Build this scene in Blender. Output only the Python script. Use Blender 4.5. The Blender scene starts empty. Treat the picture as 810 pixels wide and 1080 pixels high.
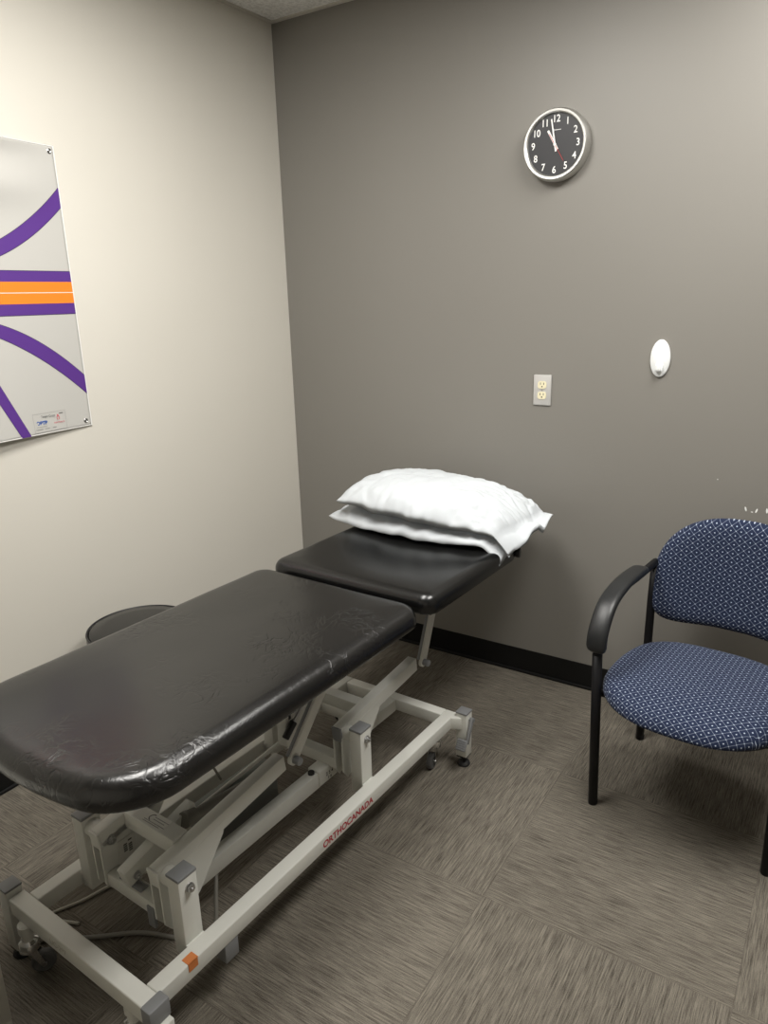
import bpy, bmesh, math, random
from mathutils import Vector, Matrix, noise, Euler
random.seed(7)
R = math.radians
PI = math.pi
S = bpy.context.scene
C = S.collection

# ---------------------------------------------------------------- camera
FPX = 765.22
yaw, tilt, roll = -0.57971, 0.28702, 0.02721
cam_d = bpy.data.cameras.new('camera')
cam_d.sensor_fit = 'HORIZONTAL'
cam_d.sensor_width = 36.0
cam_d.lens = FPX / 810.0 * 36.0
cam_d.clip_start = 0.02
cam = bpy.data.objects.new('camera', cam_d)
C.objects.link(cam)
rt = Vector((math.cos(yaw), -math.sin(yaw), 0))
fw = Vector((math.sin(yaw) * math.cos(tilt), math.cos(yaw) * math.cos(tilt), -math.sin(tilt)))
dn = fw.cross(rt)
c_, s_ = math.cos(roll), math.sin(roll)
rr = c_ * rt + s_ * dn
dd = -s_ * rt + c_ * dn
M = Matrix((rr, -dd, -fw)).transposed().to_4x4()
M.translation = Vector((2.20359, -2.62519, 1.54053))
cam.matrix_world = M
S.camera = cam

# ---------------------------------------------------------------- world, exposure
w = bpy.data.worlds.new('world')
S.world = w
w.use_nodes = True
w.node_tree.nodes['Background'].inputs[0].default_value = (0.9, 0.95, 1.0, 1)
w.node_tree.nodes['Background'].inputs[1].default_value = 0.0
S.view_settings.view_transform = 'Standard'
S.view_settings.look = 'None'
S.view_settings.gamma = 1
S.view_settings.use_curve_mapping = False
S.view_settings.exposure = 0.14

ROOM_X, ROOM_Y, H = 3.60, -4.00, 2.6255
LAMPS = [(1.00, -1.60, 35.0), (2.20, -0.98, 36.0)]       # x, y, watts of the ceiling troffers
LAMP_COL = (1.0, 0.975, 0.93)

# ---------------------------------------------------------------- materials
def mat(name, col, rough=0.5, metal=0.0, spec=0.5, coat=0.0):
    m = bpy.data.materials.new(name)
    m.use_nodes = True
    b = m.node_tree.nodes['Principled BSDF']
    b.inputs['Base Color'].default_value = (*col, 1)
    b.inputs['Roughness'].default_value = rough
    b.inputs['Metallic'].default_value = metal
    b.inputs['Specular IOR Level'].default_value = spec
    b.inputs['Coat Weight'].default_value = coat
    return m

def nd(m, t, **kw):
    n = m.node_tree.nodes.new(t)
    for k, v in kw.items():
        setattr(n, k, v)
    return n

def lk(m, a, b):
    m.node_tree.links.new(a, b)

def bsdf(m):
    return m.node_tree.nodes['Principled BSDF']

def add_bump(m, scale, strength, dist=0.001, detail=3, stretch=(1, 1, 1)):
    tc = nd(m, 'ShaderNodeTexCoord')
    mp = nd(m, 'ShaderNodeMapping')
    mp.inputs['Scale'].default_value = stretch
    n = nd(m, 'ShaderNodeTexNoise')
    n.inputs['Scale'].default_value = scale
    n.inputs['Detail'].default_value = detail
    b = nd(m, 'ShaderNodeBump')
    b.inputs['Strength'].default_value = strength
    b.inputs['Distance'].default_value = dist
    lk(m, tc.outputs['Object'], mp.inputs[0])
    lk(m, mp.outputs[0], n.inputs['Vector'])
    lk(m, n.outputs['Fac'], b.inputs['Height'])
    lk(m, b.outputs[0], bsdf(m).inputs['Normal'])
    return n

def vary(m, c1, c2, scale, detail=2, lo=0.35, hi=0.65):
    tc = nd(m, 'ShaderNodeTexCoord')
    n = nd(m, 'ShaderNodeTexNoise')
    n.inputs['Scale'].default_value = scale
    n.inputs['Detail'].default_value = detail
    r = nd(m, 'ShaderNodeValToRGB')
    r.color_ramp.elements[0].position = lo
    r.color_ramp.elements[1].position = hi
    r.color_ramp.elements[0].color = (*c1, 1)
    r.color_ramp.elements[1].color = (*c2, 1)
    lk(m, tc.outputs['Object'], n.inputs['Vector'])
    lk(m, n.outputs['Fac'], r.inputs[0])
    lk(m, r.outputs[0], bsdf(m).inputs['Base Color'])

m_cream = mat('cream_paint', (0.62, 0.575, 0.47), 0.55, spec=0.35)
vary(m_cream, (0.66, 0.632, 0.565), (0.68, 0.652, 0.585), 1.3)
add_bump(m_cream, 180, 0.12, 0.0006)
m_taupe = mat('taupe_paint', (0.19, 0.17, 0.145), 0.42, spec=0.4)
vary(m_taupe, (0.222, 0.211, 0.190), (0.230, 0.219, 0.198), 1.1)
add_bump(m_taupe, 160, 0.10, 0.0006)
m_ceil = mat('acoustic_tile', (0.6, 0.58, 0.53), 0.9)
vary(m_ceil, (0.66, 0.65, 0.62), (0.82, 0.81, 0.78), 90, 4, 0.42, 0.55)
add_bump(m_ceil, 120, 0.5, 0.002, 5)
m_trimw = mat('ceiling_angle', (0.55, 0.52, 0.46), 0.5)
m_base = mat('black_vinyl', (0.006, 0.006, 0.006), 0.5, spec=0.3)
m_white = mat('cream_powder_coat', (0.70, 0.70, 0.65), 0.34)
add_bump(m_white, 350, 0.08, 0.0003)
m_greycap = mat('grey_plastic', (0.22, 0.225, 0.23), 0.45)
m_dkgrey = mat('grey_housing', (0.17, 0.18, 0.17), 0.55)
m_metal = mat('steel', (0.55, 0.55, 0.55), 0.28, 1.0)
m_chrome = mat('chrome', (0.75, 0.75, 0.75), 0.12, 1.0)
m_black = mat('black_plastic', (0.012, 0.012, 0.013), 0.42)
m_rubber = mat('black_rubber', (0.012, 0.012, 0.012), 0.7)
m_wheel = mat('grey_rubber', (0.10, 0.10, 0.10), 0.5)
m_blackmetal = mat('black_powder_coat', (0.004, 0.004, 0.005), 0.45, spec=0.3)
m_armpad = mat('arm_pad', (0.013, 0.014, 0.015), 0.40)
add_bump(m_armpad, 500, 0.15, 0.0004)
m_red = mat('red_print', (0.42, 0.015, 0.03), 0.5)
m_orange = mat('orange_tape', (0.62, 0.20, 0.055), 0.6)
m_label = mat('label_paper', (0.66, 0.65, 0.60), 0.45)
m_ink = mat('black_ink', (0.02, 0.02, 0.02), 0.6)
m_cable = mat('cable_sheath', (0.42, 0.40, 0.34), 0.5)
m_cabled = mat('grey_cable_sheath', (0.20, 0.19, 0.165), 0.5)
m_cab = mat('grey_laminate', (0.50, 0.49, 0.44), 0.5)
m_plug = mat('ivory_plastic', (0.80, 0.74, 0.52), 0.4)
m_plate = mat('brushed_plate', (0.62, 0.61, 0.59), 0.38, 0.35)
m_hook = mat('white_plastic', (0.85, 0.87, 0.87), 0.35)
m_clockface = mat('clock_black_face', (0.022, 0.022, 0.025), 0.45)
m_clockrim = mat('brushed_aluminium', (0.60, 0.595, 0.57), 0.38, 0.9)
m_whitepaint = mat('white_print', (0.85, 0.85, 0.83), 0.5)
m_redhand = mat('red_hand', (0.5, 0.02, 0.02), 0.5)
m_blueink = mat('blue_print', (0.03, 0.10, 0.38), 0.5)
m_pinkink = mat('red_logo_print', (0.62, 0.08, 0.12), 0.5)
m_greyink = mat('grey_print', (0.22, 0.22, 0.22), 0.5)
m_poster = mat('grey_vinyl_sheet', (0.53, 0.52, 0.49), 0.27, spec=0.5)
m_postback = mat('white_vinyl_edge', (0.82, 0.81, 0.78), 0.4)
m_purple = mat('purple_print', (0.095, 0.030, 0.235), 0.40)
m_oprint = mat('orange_print', (0.92, 0.24, 0.02), 0.35)
m_dline = mat('dark_outline_print', (0.045, 0.035, 0.07), 0.35)
m_diff = mat('lamp_diffuser', (0.9, 0.9, 0.88), 0.5)
bsdf(m_diff).inputs['Emission Color'].default_value = (*LAMP_COL, 1)
bsdf(m_diff).inputs['Emission Strength'].default_value = 3.0

# black upholstery with creases
m_leather = mat('black_vinyl_upholstery', (0.0045, 0.0043, 0.0043), 0.25, spec=0.75, coat=0.0)
def leather(m):
    tc = nd(m, 'ShaderNodeTexCoord')
    mp = nd(m, 'ShaderNodeMapping'); mp.inputs['Scale'].default_value = (1, 1, 1); mp.inputs['Rotation'].default_value = (0, 0, 0.5)
    n1 = nd(m, 'ShaderNodeTexNoise'); n1.inputs['Scale'].default_value = 22; n1.inputs['Detail'].default_value = 6; n1.inputs['Distortion'].default_value = 1.2
    rm = nd(m, 'ShaderNodeMath', operation='ABSOLUTE'); sb = nd(m, 'ShaderNodeMath', operation='SUBTRACT'); sb.inputs[1].default_value = 0.5
    mn = nd(m, 'ShaderNodeMath', operation='MINIMUM'); mn.inputs[1].default_value = 0.06
    msk = nd(m, 'ShaderNodeTexNoise'); msk.inputs['Scale'].default_value = 4.0
    mr = nd(m, 'ShaderNodeMapRange'); mr.inputs[1].default_value = 0.48; mr.inputs[2].default_value = 0.62
    mul = nd(m, 'ShaderNodeMath', operation='MULTIPLY')
    n2 = nd(m, 'ShaderNodeTexNoise'); n2.inputs['Scale'].default_value = 420; n2.inputs['Detail'].default_value = 2
    b1 = nd(m, 'ShaderNodeBump'); b1.inputs['Strength'].default_value = 0.8; b1.inputs['Distance'].default_value = 0.012
    b2 = nd(m, 'ShaderNodeBump'); b2.inputs['Strength'].default_value = 0.10; b2.inputs['Distance'].default_value = 0.0005
    lk(m, tc.outputs['Object'], mp.inputs[0]); lk(m, mp.outputs[0], n1.inputs['Vector'])
    lk(m, tc.outputs['Object'], msk.inputs['Vector']); lk(m, tc.outputs['Object'], n2.inputs['Vector'])
    lk(m, n1.outputs['Fac'], sb.inputs[0]); lk(m, sb.outputs[0], rm.inputs[0]); lk(m, rm.outputs[0], mn.inputs[0])
    lk(m, msk.outputs['Fac'], mr.inputs[0]); lk(m, mn.outputs[0], mul.inputs[0]); lk(m, mr.outputs[0], mul.inputs[1])
    # crumpled band along the worn right-hand edge
    sx = nd(m, 'ShaderNodeSeparateXYZ'); lk(m, tc.outputs['Object'], sx.inputs[0])
    ex = nd(m, 'ShaderNodeMapRange'); ex.inputs[1].default_value = 0.21; ex.inputs[2].default_value = 0.29; lk(m, sx.outputs[0], ex.inputs[0])
    ey = nd(m, 'ShaderNodeMapRange'); ey.inputs[1].default_value = 0.10; ey.inputs[2].default_value = -0.10; lk(m, sx.outputs[1], ey.inputs[0])
    em = nd(m, 'ShaderNodeMath', operation='MULTIPLY'); lk(m, ex.outputs[0], em.inputs[0]); lk(m, ey.outputs[0], em.inputs[1])
    n3 = nd(m, 'ShaderNodeTexNoise'); n3.inputs['Scale'].default_value = 48; n3.inputs['Detail'].default_value = 5; n3.inputs['Distortion'].default_value = 1.5
    lk(m, tc.outputs['Object'], n3.inputs['Vector'])
    s3 = nd(m, 'ShaderNodeMath', operation='SUBTRACT'); s3.inputs[1].default_value = 0.5; lk(m, n3.outputs['Fac'], s3.inputs[0])
    a3 = nd(m, 'ShaderNodeMath', operation='ABSOLUTE'); lk(m, s3.outputs[0], a3.inputs[0])
    m3 = nd(m, 'ShaderNodeMath', operation='MINIMUM'); m3.inputs[1].default_value = 0.07; lk(m, a3.outputs[0], m3.inputs[0])
    w3 = nd(m, 'ShaderNodeMath', operation='MULTIPLY'); lk(m, m3.outputs[0], w3.inputs[0]); lk(m, em.outputs[0], w3.inputs[1])
    add = nd(m, 'ShaderNodeMath', operation='MULTIPLY_ADD'); add.inputs[1].default_value = 0.13; lk(m, w3.outputs[0], add.inputs[0]); lk(m, mul.outputs[0], add.inputs[2])
    lk(m, add.outputs[0], b1.inputs['Height']); lk(m, n2.outputs['Fac'], b2.inputs['Height'])
    lk(m, b1.outputs[0], b2.inputs['Normal']); lk(m, b2.outputs[0], bsdf(m).inputs['Normal'])
leather(m_leather)
m_leather2 = mat('black_vinyl_smooth', (0.0045, 0.0045, 0.0045), 0.26, spec=0.55)
add_bump(m_leather2, 300, 0.05, 0.0004)

# cotton
m_cotton = mat('white_cotton', (0.56, 0.59, 0.615), 0.85, spec=0.2)
add_bump(m_cotton, 900, 0.15, 0.0003)

# carpet: 61 cm tiles laid quarter-turned
TX, TY, TS = 1.543, -1.184, 0.61
m_carpet = mat('carpet_tile', (0.1, 0.09, 0.07), 0.95, spec=0.15)
def carpet(m):
    tc = nd(m, 'ShaderNodeTexCoord')
    sub = nd(m, 'ShaderNodeVectorMath', operation='SUBTRACT'); sub.inputs[1].default_value = (TX - 10 * TS, TY - 10 * TS, 0)
    lk(m, tc.outputs['Object'], sub.inputs[0])
    div = nd(m, 'ShaderNodeVectorMath', operation='SCALE'); div.inputs['Scale'].default_value = 1 / TS
    lk(m, sub.outputs[0], div.inputs[0])
    ch = nd(m, 'ShaderNodeTexChecker'); ch.inputs['Scale'].default_value = 1.0
    ofs = nd(m, 'ShaderNodeVectorMath', operation='ADD'); ofs.inputs[1].default_value = (0, 0, 0.5)
    lk(m, div.outputs[0], ofs.inputs[0]); lk(m, ofs.outputs[0], ch.inputs['Vector'])
    def streak(sx, sy):
        mp = nd(m, 'ShaderNodeMapping'); mp.inputs['Scale'].default_value = (sx, sy, 1)
        lk(m, tc.outputs['Object'], mp.inputs[0])
        a = nd(m, 'ShaderNodeTexNoise'); a.inputs['Scale'].default_value = 1; a.inputs['Detail'].default_value = 5; a.inputs['Roughness'].default_value = 0.75
        lk(m, mp.outputs[0], a.inputs['Vector'])
        return a
    sx = streak(11, 300); sy = streak(300, 11)
    mix = nd(m, 'ShaderNodeMix', data_type='FLOAT')
    lk(m, ch.outputs['Fac'], mix.inputs[0]); lk(m, sx.outputs['Fac'], mix.inputs[2]); lk(m, sy.outputs['Fac'], mix.inputs[3])
    big = nd(m, 'ShaderNodeTexNoise'); big.inputs['Scale'].default_value = 2.5; big.inputs['Detail'].default_value = 4
    lk(m, tc.outputs['Object'], big.inputs['Vector'])
    fine = nd(m, 'ShaderNodeTexNoise'); fine.inputs['Scale'].default_value = 450; fine.inputs['Detail'].default_value = 2
    lk(m, tc.outputs['Object'], fine.inputs['Vector'])
    s1 = nd(m, 'ShaderNodeMath', operation='MULTIPLY_ADD'); s1.inputs[1].default_value = 0.12; lk(m, big.outputs['Fac'], s1.inputs[0]); lk(m, mix.outputs[0], s1.inputs[2])
    s2 = nd(m, 'ShaderNodeMath', operation='MULTIPLY_ADD'); s2.inputs[1].default_value = 0.25; lk(m, fine.outputs['Fac'], s2.inputs[0]); lk(m, s1.outputs[0], s2.inputs[2])
    rp = nd(m, 'ShaderNodeValToRGB'); e = rp.color_ramp.elements
    e[0].position = 0.50; e[0].color = (0.040, 0.034, 0.028, 1)
    e[1].position = 0.84; e[1].color = (0.228, 0.205, 0.168, 1)
    lk(m, s2.outputs[0], rp.inputs[0])
    # seams between tiles
    fr = nd(m, 'ShaderNodeVectorMath', operation='FRACTION'); lk(m, div.outputs[0], fr.inputs[0])
    sp = nd(m, 'ShaderNodeSeparateXYZ'); lk(m, fr.outputs[0], sp.inputs[0])
    def near_edge(o):
        a = nd(m, 'ShaderNodeMath', operation='SUBTRACT'); a.inputs[1].default_value = 0.5; lk(m, o, a.inputs[0])
        b = nd(m, 'ShaderNodeMath', operation='ABSOLUTE'); lk(m, a.outputs[0], b.inputs[0])
        g = nd(m, 'ShaderNodeMath', operation='GREATER_THAN'); g.inputs[1].default_value = 0.4982; lk(m, b.outputs[0], g.inputs[0])
        return g
    g1 = near_edge(sp.outputs[0]); g2 = near_edge(sp.outputs[1])
    mx = nd(m, 'ShaderNodeMath', operation='MAXIMUM'); lk(m, g1.outputs[0], mx.inputs[0]); lk(m, g2.outputs[0], mx.inputs[1])
    sc = nd(m, 'ShaderNodeMath', operation='MULTIPLY'); sc.inputs[1].default_value = 0.25; lk(m, mx.outputs[0], sc.inputs[0])
    cm = nd(m, 'ShaderNodeMix', data_type='RGBA'); lk(m, sc.outputs[0], cm.inputs[0]); lk(m, rp.outputs[0], cm.inputs[6]); cm.inputs[7].default_value = (0.04, 0.033, 0.027, 1)
    lk(m, cm.outputs[2], bsdf(m).inputs['Base Color'])
    b = nd(m, 'ShaderNodeBump'); b.inputs['Strength'].default_value = 0.35; b.inputs['Distance'].default_value = 0.0015
    lk(m, s2.outputs[0], b.inputs['Height']); lk(m, b.outputs[0], bsdf(m).inputs['Normal'])
carpet(m_carpet)

# navy fabric with a diagonal lattice and dots; UV in metres
m_fabric = mat('navy_lattice_fabric', (0.03, 0.045, 0.11), 0.85, spec=0.2)
def fabric(m):
    tc = nd(m, 'ShaderNodeTexCoord')
    sp = nd(m, 'ShaderNodeSeparateXYZ'); lk(m, tc.outputs['UV'], sp.inputs[0])
    s = 0.030
    def M_(op, a, b=None, **k):
        n = nd(m, 'ShaderNodeMath', operation=op)
        for i, v in enumerate((a, b)):
            if v is None: continue
            if isinstance(v, (int, float)): n.inputs[i].default_value = v
            else: lk(m, v, n.inputs[i])
        return n.outputs[0]
    u = M_('DIVIDE', sp.outputs[0], s); v = M_('DIVIDE', sp.outputs[1], s * 0.95)
    a = M_('FRACT', M_('ADD', M_('ADD', u, v), 200)); b = M_('FRACT', M_('ADD', M_('SUBTRACT', u, v), 200))
    def dist(x, c):
        return M_('ABSOLUTE', M_('SUBTRACT', x, c))
    la = M_('SUBTRACT', 0.5, dist(a, 0.5)); lb = M_('SUBTRACT', 0.5, dist(b, 0.5))       # distance to lattice line
    line = M_('LESS_THAN', M_('MINIMUM', la, lb), 0.034)
    cross = M_('LESS_THAN', M_('MAXIMUM', la, lb), 0.07)
    dot = M_('LESS_THAN', M_('MAXIMUM', dist(a, 0.5), dist(b, 0.5)), 0.085)
    lw = M_('MULTIPLY', line, 0.35)
    f = M_('MAXIMUM', lw, M_('MAXIMUM', M_('MULTIPLY', cross, 0.9), dot))
    nz = nd(m, 'ShaderNodeTexNoise'); nz.inputs['Scale'].default_value = 700; lk(m, tc.outputs['UV'], nz.inputs['Vector'])
    f2 = M_('MULTIPLY', f, M_('MULTIPLY_ADD', nz.outputs['Fac'], 0.8)); 
    mix = nd(m, 'ShaderNodeMix', data_type='RGBA'); lk(m, f, mix.inputs[0])
    mix.inputs[6].default_value = (0.013, 0.021, 0.052, 1); mix.inputs[7].default_value = (0.42, 0.48, 0.60, 1)
    lk(m, mix.outputs[2], bsdf(m).inputs['Base Color'])
    bp = nd(m, 'ShaderNodeBump'); bp.inputs['Strength'].default_value = 0.3; bp.inputs['Distance'].default_value = 0.0006
    lk(m, nz.outputs['Fac'], bp.inputs['Height']); lk(m, bp.outputs[0], bsdf(m).inputs['Normal'])
    bsdf(m).inputs['Sheen Weight'].default_value = 0.05
fabric(m_fabric)

# ---------------------------------------------------------------- mesh helpers
def obj(name, bm, mats, parent=None, smooth=False, label=None):
    me = bpy.data.meshes.new(name)
    bmesh.ops.recalc_face_normals(bm, faces=bm.faces)
    bm.to_mesh(me)
    bm.free()
    for m in (mats if isinstance(mats, (list, tuple)) else [mats]):
        me.materials.append(m)
    if smooth:
        for p in me.polygons: p.use_smooth = True
    o = bpy.data.objects.new(name, me)
    C.objects.link(o)
    if parent: o.parent = parent
    if label: o['label'] = label
    if smooth == 'auto':
        md = o.modifiers.new('sharp', 'EDGE_SPLIT'); md.split_angle = R(26)
    return o

def empty(name, loc=(0, 0, 0), rz=0, label=None, cat=None, group=None):
    o = bpy.data.objects.new(name, None)
    o.empty_display_size = 0.05
    C.objects.link(o)
    o.location = loc; o.rotation_euler = (0, 0, rz)
    if label: o['label'] = label
    if cat: o['category'] = cat
    if group: o['group'] = group
    return o

def tag(o, label, cat, group=None):
    o['label'] = label; o['category'] = cat
    if group: o['group'] = group

def bevel(bm, geom_verts, r, seg=2):
    if r <= 0: return
    es = list({e for v in geom_verts for e in v.link_edges})
    bmesh.ops.bevel(bm, geom=es, offset=r, segments=seg, profile=0.5, affect='EDGES')

def box(bm, x0, x1, y0, y1, z0, z1, r=0.0, mi=0, seg=2, mtx=None):
    t = bmesh.new()
    v = [t.verts.new((x, y, z)) for x in (x0, x1) for y in (y0, y1) for z in (z0, z1)]
    for f in ((0, 1, 3, 2), (4, 6, 7, 5), (0, 4, 5, 1), (2, 3, 7, 6), (0, 2, 6, 4), (1, 5, 7, 3)):
        t.faces.new([v[i] for i in f])
    if r: bmesh.ops.bevel(t, geom=t.edges[:], offset=r, segments=seg, profile=0.5, affect='EDGES')
    merge(bm, t, mtx, mi)

def merge(bm, t, mtx=None, mi=0):
    if mtx is not None: bmesh.ops.transform(t, matrix=mtx, verts=t.verts)
    me = bpy.data.meshes.new('tmp')
    for f in t.faces: f.material_index = mi
    t.to_mesh(me); t.free()
    bm.from_mesh(me)
    bpy.data.meshes.remove(me)

def beam(bm, a, b, wx, h, r=0.003, mi=0, ext=0.0):
    """rectangular tube from a to b; wx = size across x, h = size across the other direction"""
    a = Vector(a); b = Vector(b)
    d = (b - a).normalized()
    L = (b - a).length
    side = Vector((1, 0, 0)) - d * d.x
    if side.length < 1e-3: side = Vector((0, 1, 0))
    side.normalize()
    up = side.cross(d)
    m = Matrix((side, d, up)).transposed().to_4x4()
    m.translation = a
    box(bm, -wx / 2, wx / 2, -ext, L + ext, -h / 2, h / 2, r, mi, 2, m)

def cyl(bm, a, b, r, seg=20, mi=0, r2=None, bev=0.0):
    a = Vector(a); b = Vector(b)
    d = b - a; L = d.length
    t = bmesh.new()
    bmesh.ops.create_cone(t, cap_ends=True, segments=seg, radius1=r, radius2=r if r2 is None else r2, depth=L)
    if bev: bmesh.ops.bevel(t, geom=[e for e in t.edges if len(e.link_faces) == 2 and any(len(f.verts) > 4 for f in e.link_faces)], offset=bev, segments=2, profile=0.5, affect='EDGES')
    q = d.to_track_quat('Z', 'Y').to_matrix().to_4x4()
    q.translation = (a + b) / 2
    merge(bm, t, q, mi)

def lathe(bm, prof, seg=32, mi=0, mtx=None):
    t = bmesh.new()
    rings = []
    for (r, z) in prof:
        if r < 1e-6: rings.append([t.verts.new((0, 0, z))])
        else: rings.append([t.verts.new((r * math.cos(2 * PI * i / seg), r * math.sin(2 * PI * i / seg), z)) for i in range(seg)])
    for a, b in zip(rings, rings[1:]):
        for i in range(seg):
            j = (i + 1) % seg
            if len(a) == 1 and len(b) == 1: continue
            if len(a) == 1: t.faces.new((a[0], b[i], b[j]))
            elif len(b) == 1: t.faces.new((a[i], a[j], b[0]))
            else: t.faces.new((a[i], a[j], b[j], b[i]))
    merge(bm, t, mtx, mi)

def smooth_path(pts, n=8):
    pts = [Vector(p) for p in pts]
    out = []
    P = [pts[0]] + pts + [pts[-1]]
    for i in range(1, len(P) - 2):
        for k in range(n):
            t = k / n
            p0, p1, p2, p3 = P[i - 1], P[i], P[i + 1], P[i + 2]
            out.append(0.5 * ((2 * p1) + (-p0 + p2) * t + (2 * p0 - 5 * p1 + 4 * p2 - p3) * t * t + (-p0 + 3 * p1 - 3 * p2 + p3) * t ** 3))
    out.append(pts[-1])
    return out

def sweep(bm, path, sec, side=None, mi=0):
    """sweep section: sec(i, t) -> list of (a, b) offsets along (side, up)"""
    n = len(path); rings = []; prev = None
    for i, p in enumerate(path):
        d = (path[min(i + 1, n - 1)] - path[max(i - 1, 0)]).normalized()
        s = Vector(side) if side is not None else (prev if prev is not None else (Vector((0, 0, 1)).cross(d) if abs(d.z) < 0.95 else Vector((1, 0, 0))))
        s = (s - d * s.dot(d)).normalized(); prev = s
        u = s.cross(d)
        rings.append([bm.verts.new(p + s * a + u * b) for a, b in sec(i, i / (n - 1))])
    m = len(rings[0])
    for a, b in zip(rings, rings[1:]):
        for i in range(m):
            f = bm.faces.new((a[i], a[(i + 1) % m], b[(i + 1) % m], b[i])); f.material_index = mi
    f = bm.faces.new(rings[0]); f.material_index = mi
    f = bm.faces.new(list(reversed(rings[-1]))); f.material_index = mi

def circ(r, n=12, sx=1.0, sy=1.0):
    return [(r * sx * math.cos(2 * PI * i / n), r * sy * math.sin(2 * PI * i / n)) for i in range(n)]

def tube(bm, pts, r, n=8, seg=10, mi=0, smooth=True):
    path = smooth_path(pts, n) if smooth else [Vector(p) for p in pts]
    sweep(bm, path, lambda i, t: circ(r, seg), mi=mi)

def rrect(hx, hy, r, n=10):
    """outline of a rounded rectangle (per-corner radii allowed: list of 4, order +x+y, -x+y, -x-y, +x-y)"""
    rs = r if isinstance(r, (list, tuple)) else [r] * 4
    out = []
    for k, (sx, sy) in enumerate(((1, 1), (-1, 1), (-1, -1), (1, -1))):
        rr_ = max(rs[k], 1e-4); cx, cy = sx * (hx - rr_), sy * (hy - rr_)
        a0 = k * PI / 2
        for i in range(n + 1):
            a = a0 + PI / 2 * i / n
            out.append((cx + rr_ * math.cos(a), cy + rr_ * math.sin(a)))
    return out

def densify(poly, step):
    out = []
    for i, p in enumerate(poly):
        q = poly[(i + 1) % len(poly)]
        L = math.hypot(q[0] - p[0], q[1] - p[1]); k = max(1, int(L / step))
        for j in range(k): out.append((p[0] + (q[0] - p[0]) * j / k, p[1] + (q[1] - p[1]) * j / k))
    return out

def cushion(bm, hx, hy, rc, prof, crown=0.0, step=0.03, warp=None, mi=0, inner=6):
    """rounded slab: prof = list of (inset, z) from the bottom up; the last ring is carried to the centre"""
    rings = []
    for d, z in prof:
        rs = [max(r - d, 0.004) for r in (rc if isinstance(rc, (list, tuple)) else [rc] * 4)]
        rings.append([(x, y, z) for x, y in RR(hx, hy, rc, d, step)])
    x0 = rings[-1]
    zt = prof[-1][1]; zb = prof[0][1]
    for k in range(1, inner):
        s = 1 - k / inner
        rings.append([(x * s, y * s, zt + crown * (1 - s * s)) for x, y, z in x0])
    allr = [[bm.verts.new(warp(*p) if warp else p) for p in r] for r in rings]
    n = len(allr[0])
    for a, b in zip(allr, allr[1:]):
        for i in range(n):
            f = bm.faces.new((a[i], a[(i + 1) % n], b[(i + 1) % n], b[i])); f.material_index = mi
    c = bm.verts.new(warp(0, 0, zt + crown) if warp else (0, 0, zt + crown))
    for i in range(n):
        f = bm.faces.new((allr[-1][i], allr[-1][(i + 1) % n], c)); f.material_index = mi
    cb = bm.verts.new(warp(0, 0, zb) if warp else (0, 0, zb))
    for i in range(n):
        f = bm.faces.new((allr[0][(i + 1) % n], allr[0][i], cb)); f.material_index = mi

def RR(hx, hy, rc, d, step):
    rs = list(rc) if isinstance(rc, (list, tuple)) else [rc] * 4
    P = rrect(hx - d, hy - d, [max(r - d, 0.002) for r in rs], 8)
    B = rrect(hx, hy, rs, 8)
    out = []
    for i in range(len(P)):
        p, q = P[i], P[(i + 1) % len(P)]
        a, c = B[i], B[(i + 1) % len(B)]
        k = max(1, int(math.hypot(c[0] - a[0], c[1] - a[1]) / step))
        for j in range(k): out.append((p[0] + (q[0] - p[0]) * j / k, p[1] + (q[1] - p[1]) * j / k))
    return out

def text_mesh(bm, s, size, mtx, mi=0, bold=0.0, depth=0.0):
    cu = bpy.data.curves.new('txt', 'FONT')
    cu.body = s; cu.size = size; cu.align_x = 'CENTER'; cu.align_y = 'CENTER'; cu.offset = bold; cu.extrude = depth
    o = bpy.data.objects.new('txt', cu); C.objects.link(o)
    bpy.context.view_layer.update()
    dg = bpy.context.evaluated_depsgraph_get()
    me = bpy.data.meshes.new_from_object(o.evaluated_get(dg))
    t = bmesh.new(); t.from_mesh(me)
    bpy.data.objects.remove(o); bpy.data.curves.remove(cu); bpy.data.meshes.remove(me)
    merge(bm, t, mtx, mi)

def basis(o, x, y):
    x = Vector(x).normalized(); y = Vector(y).normalized()
    m = Matrix((x, y, x.cross(y))).transposed().to_4x4(); m.translation = Vector(o)
    return m

# ---------------------------------------------------------------- room shell
def struct(name, bm, m, parent=None):
    o = obj(name, bm, m, parent)
    if parent is None: o['kind'] = 'structure'
    return o
T = 0.12
b = bmesh.new(); box(b, -T, ROOM_X + T, ROOM_Y - T, T, -0.1, 0); struct('floor', b, m_carpet)
b = bmesh.new(); box(b, -T, ROOM_X + T, ROOM_Y - T, T, H, H + 0.1)
struct('ceiling', b, m_ceil)
b = bmesh.new(); box(b, -T, 0, ROOM_Y, T, 0, H); struct('wall_left', b, m_cream)
b = bmesh.new(); box(b, 0, ROOM_X + T, 0, T, 0, H); wall_back = struct('wall_back', b, m_taupe)
b = bmesh.new(); box(b, ROOM_X, ROOM_X + T, ROOM_Y, 0, 0, H); struct('wall_right', b, m_taupe)
b = bmesh.new(); box(b, -T, ROOM_X + T, ROOM_Y - T, ROOM_Y, 0, H); struct('wall_front', b, m_cream)
def baseboard(name, x0, x1, y0, y1, nx, ny):
    b = bmesh.new(); box(b, x0, x1, y0, y1, 0.0, 0.108, 0.002)
    # coved toe
    box(b, x0 + min(nx, 0) * 0.008, x1 + max(nx, 0) * 0.008, y0 + min(ny, 0) * 0.008, y1 + max(ny, 0) * 0.008, 0.0, 0.012, 0.004)
    struct(name, b, m_base)
baseboard('baseboard_back', 0.004, ROOM_X - 0.004, -0.004, 0.0, 0, -1)
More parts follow.
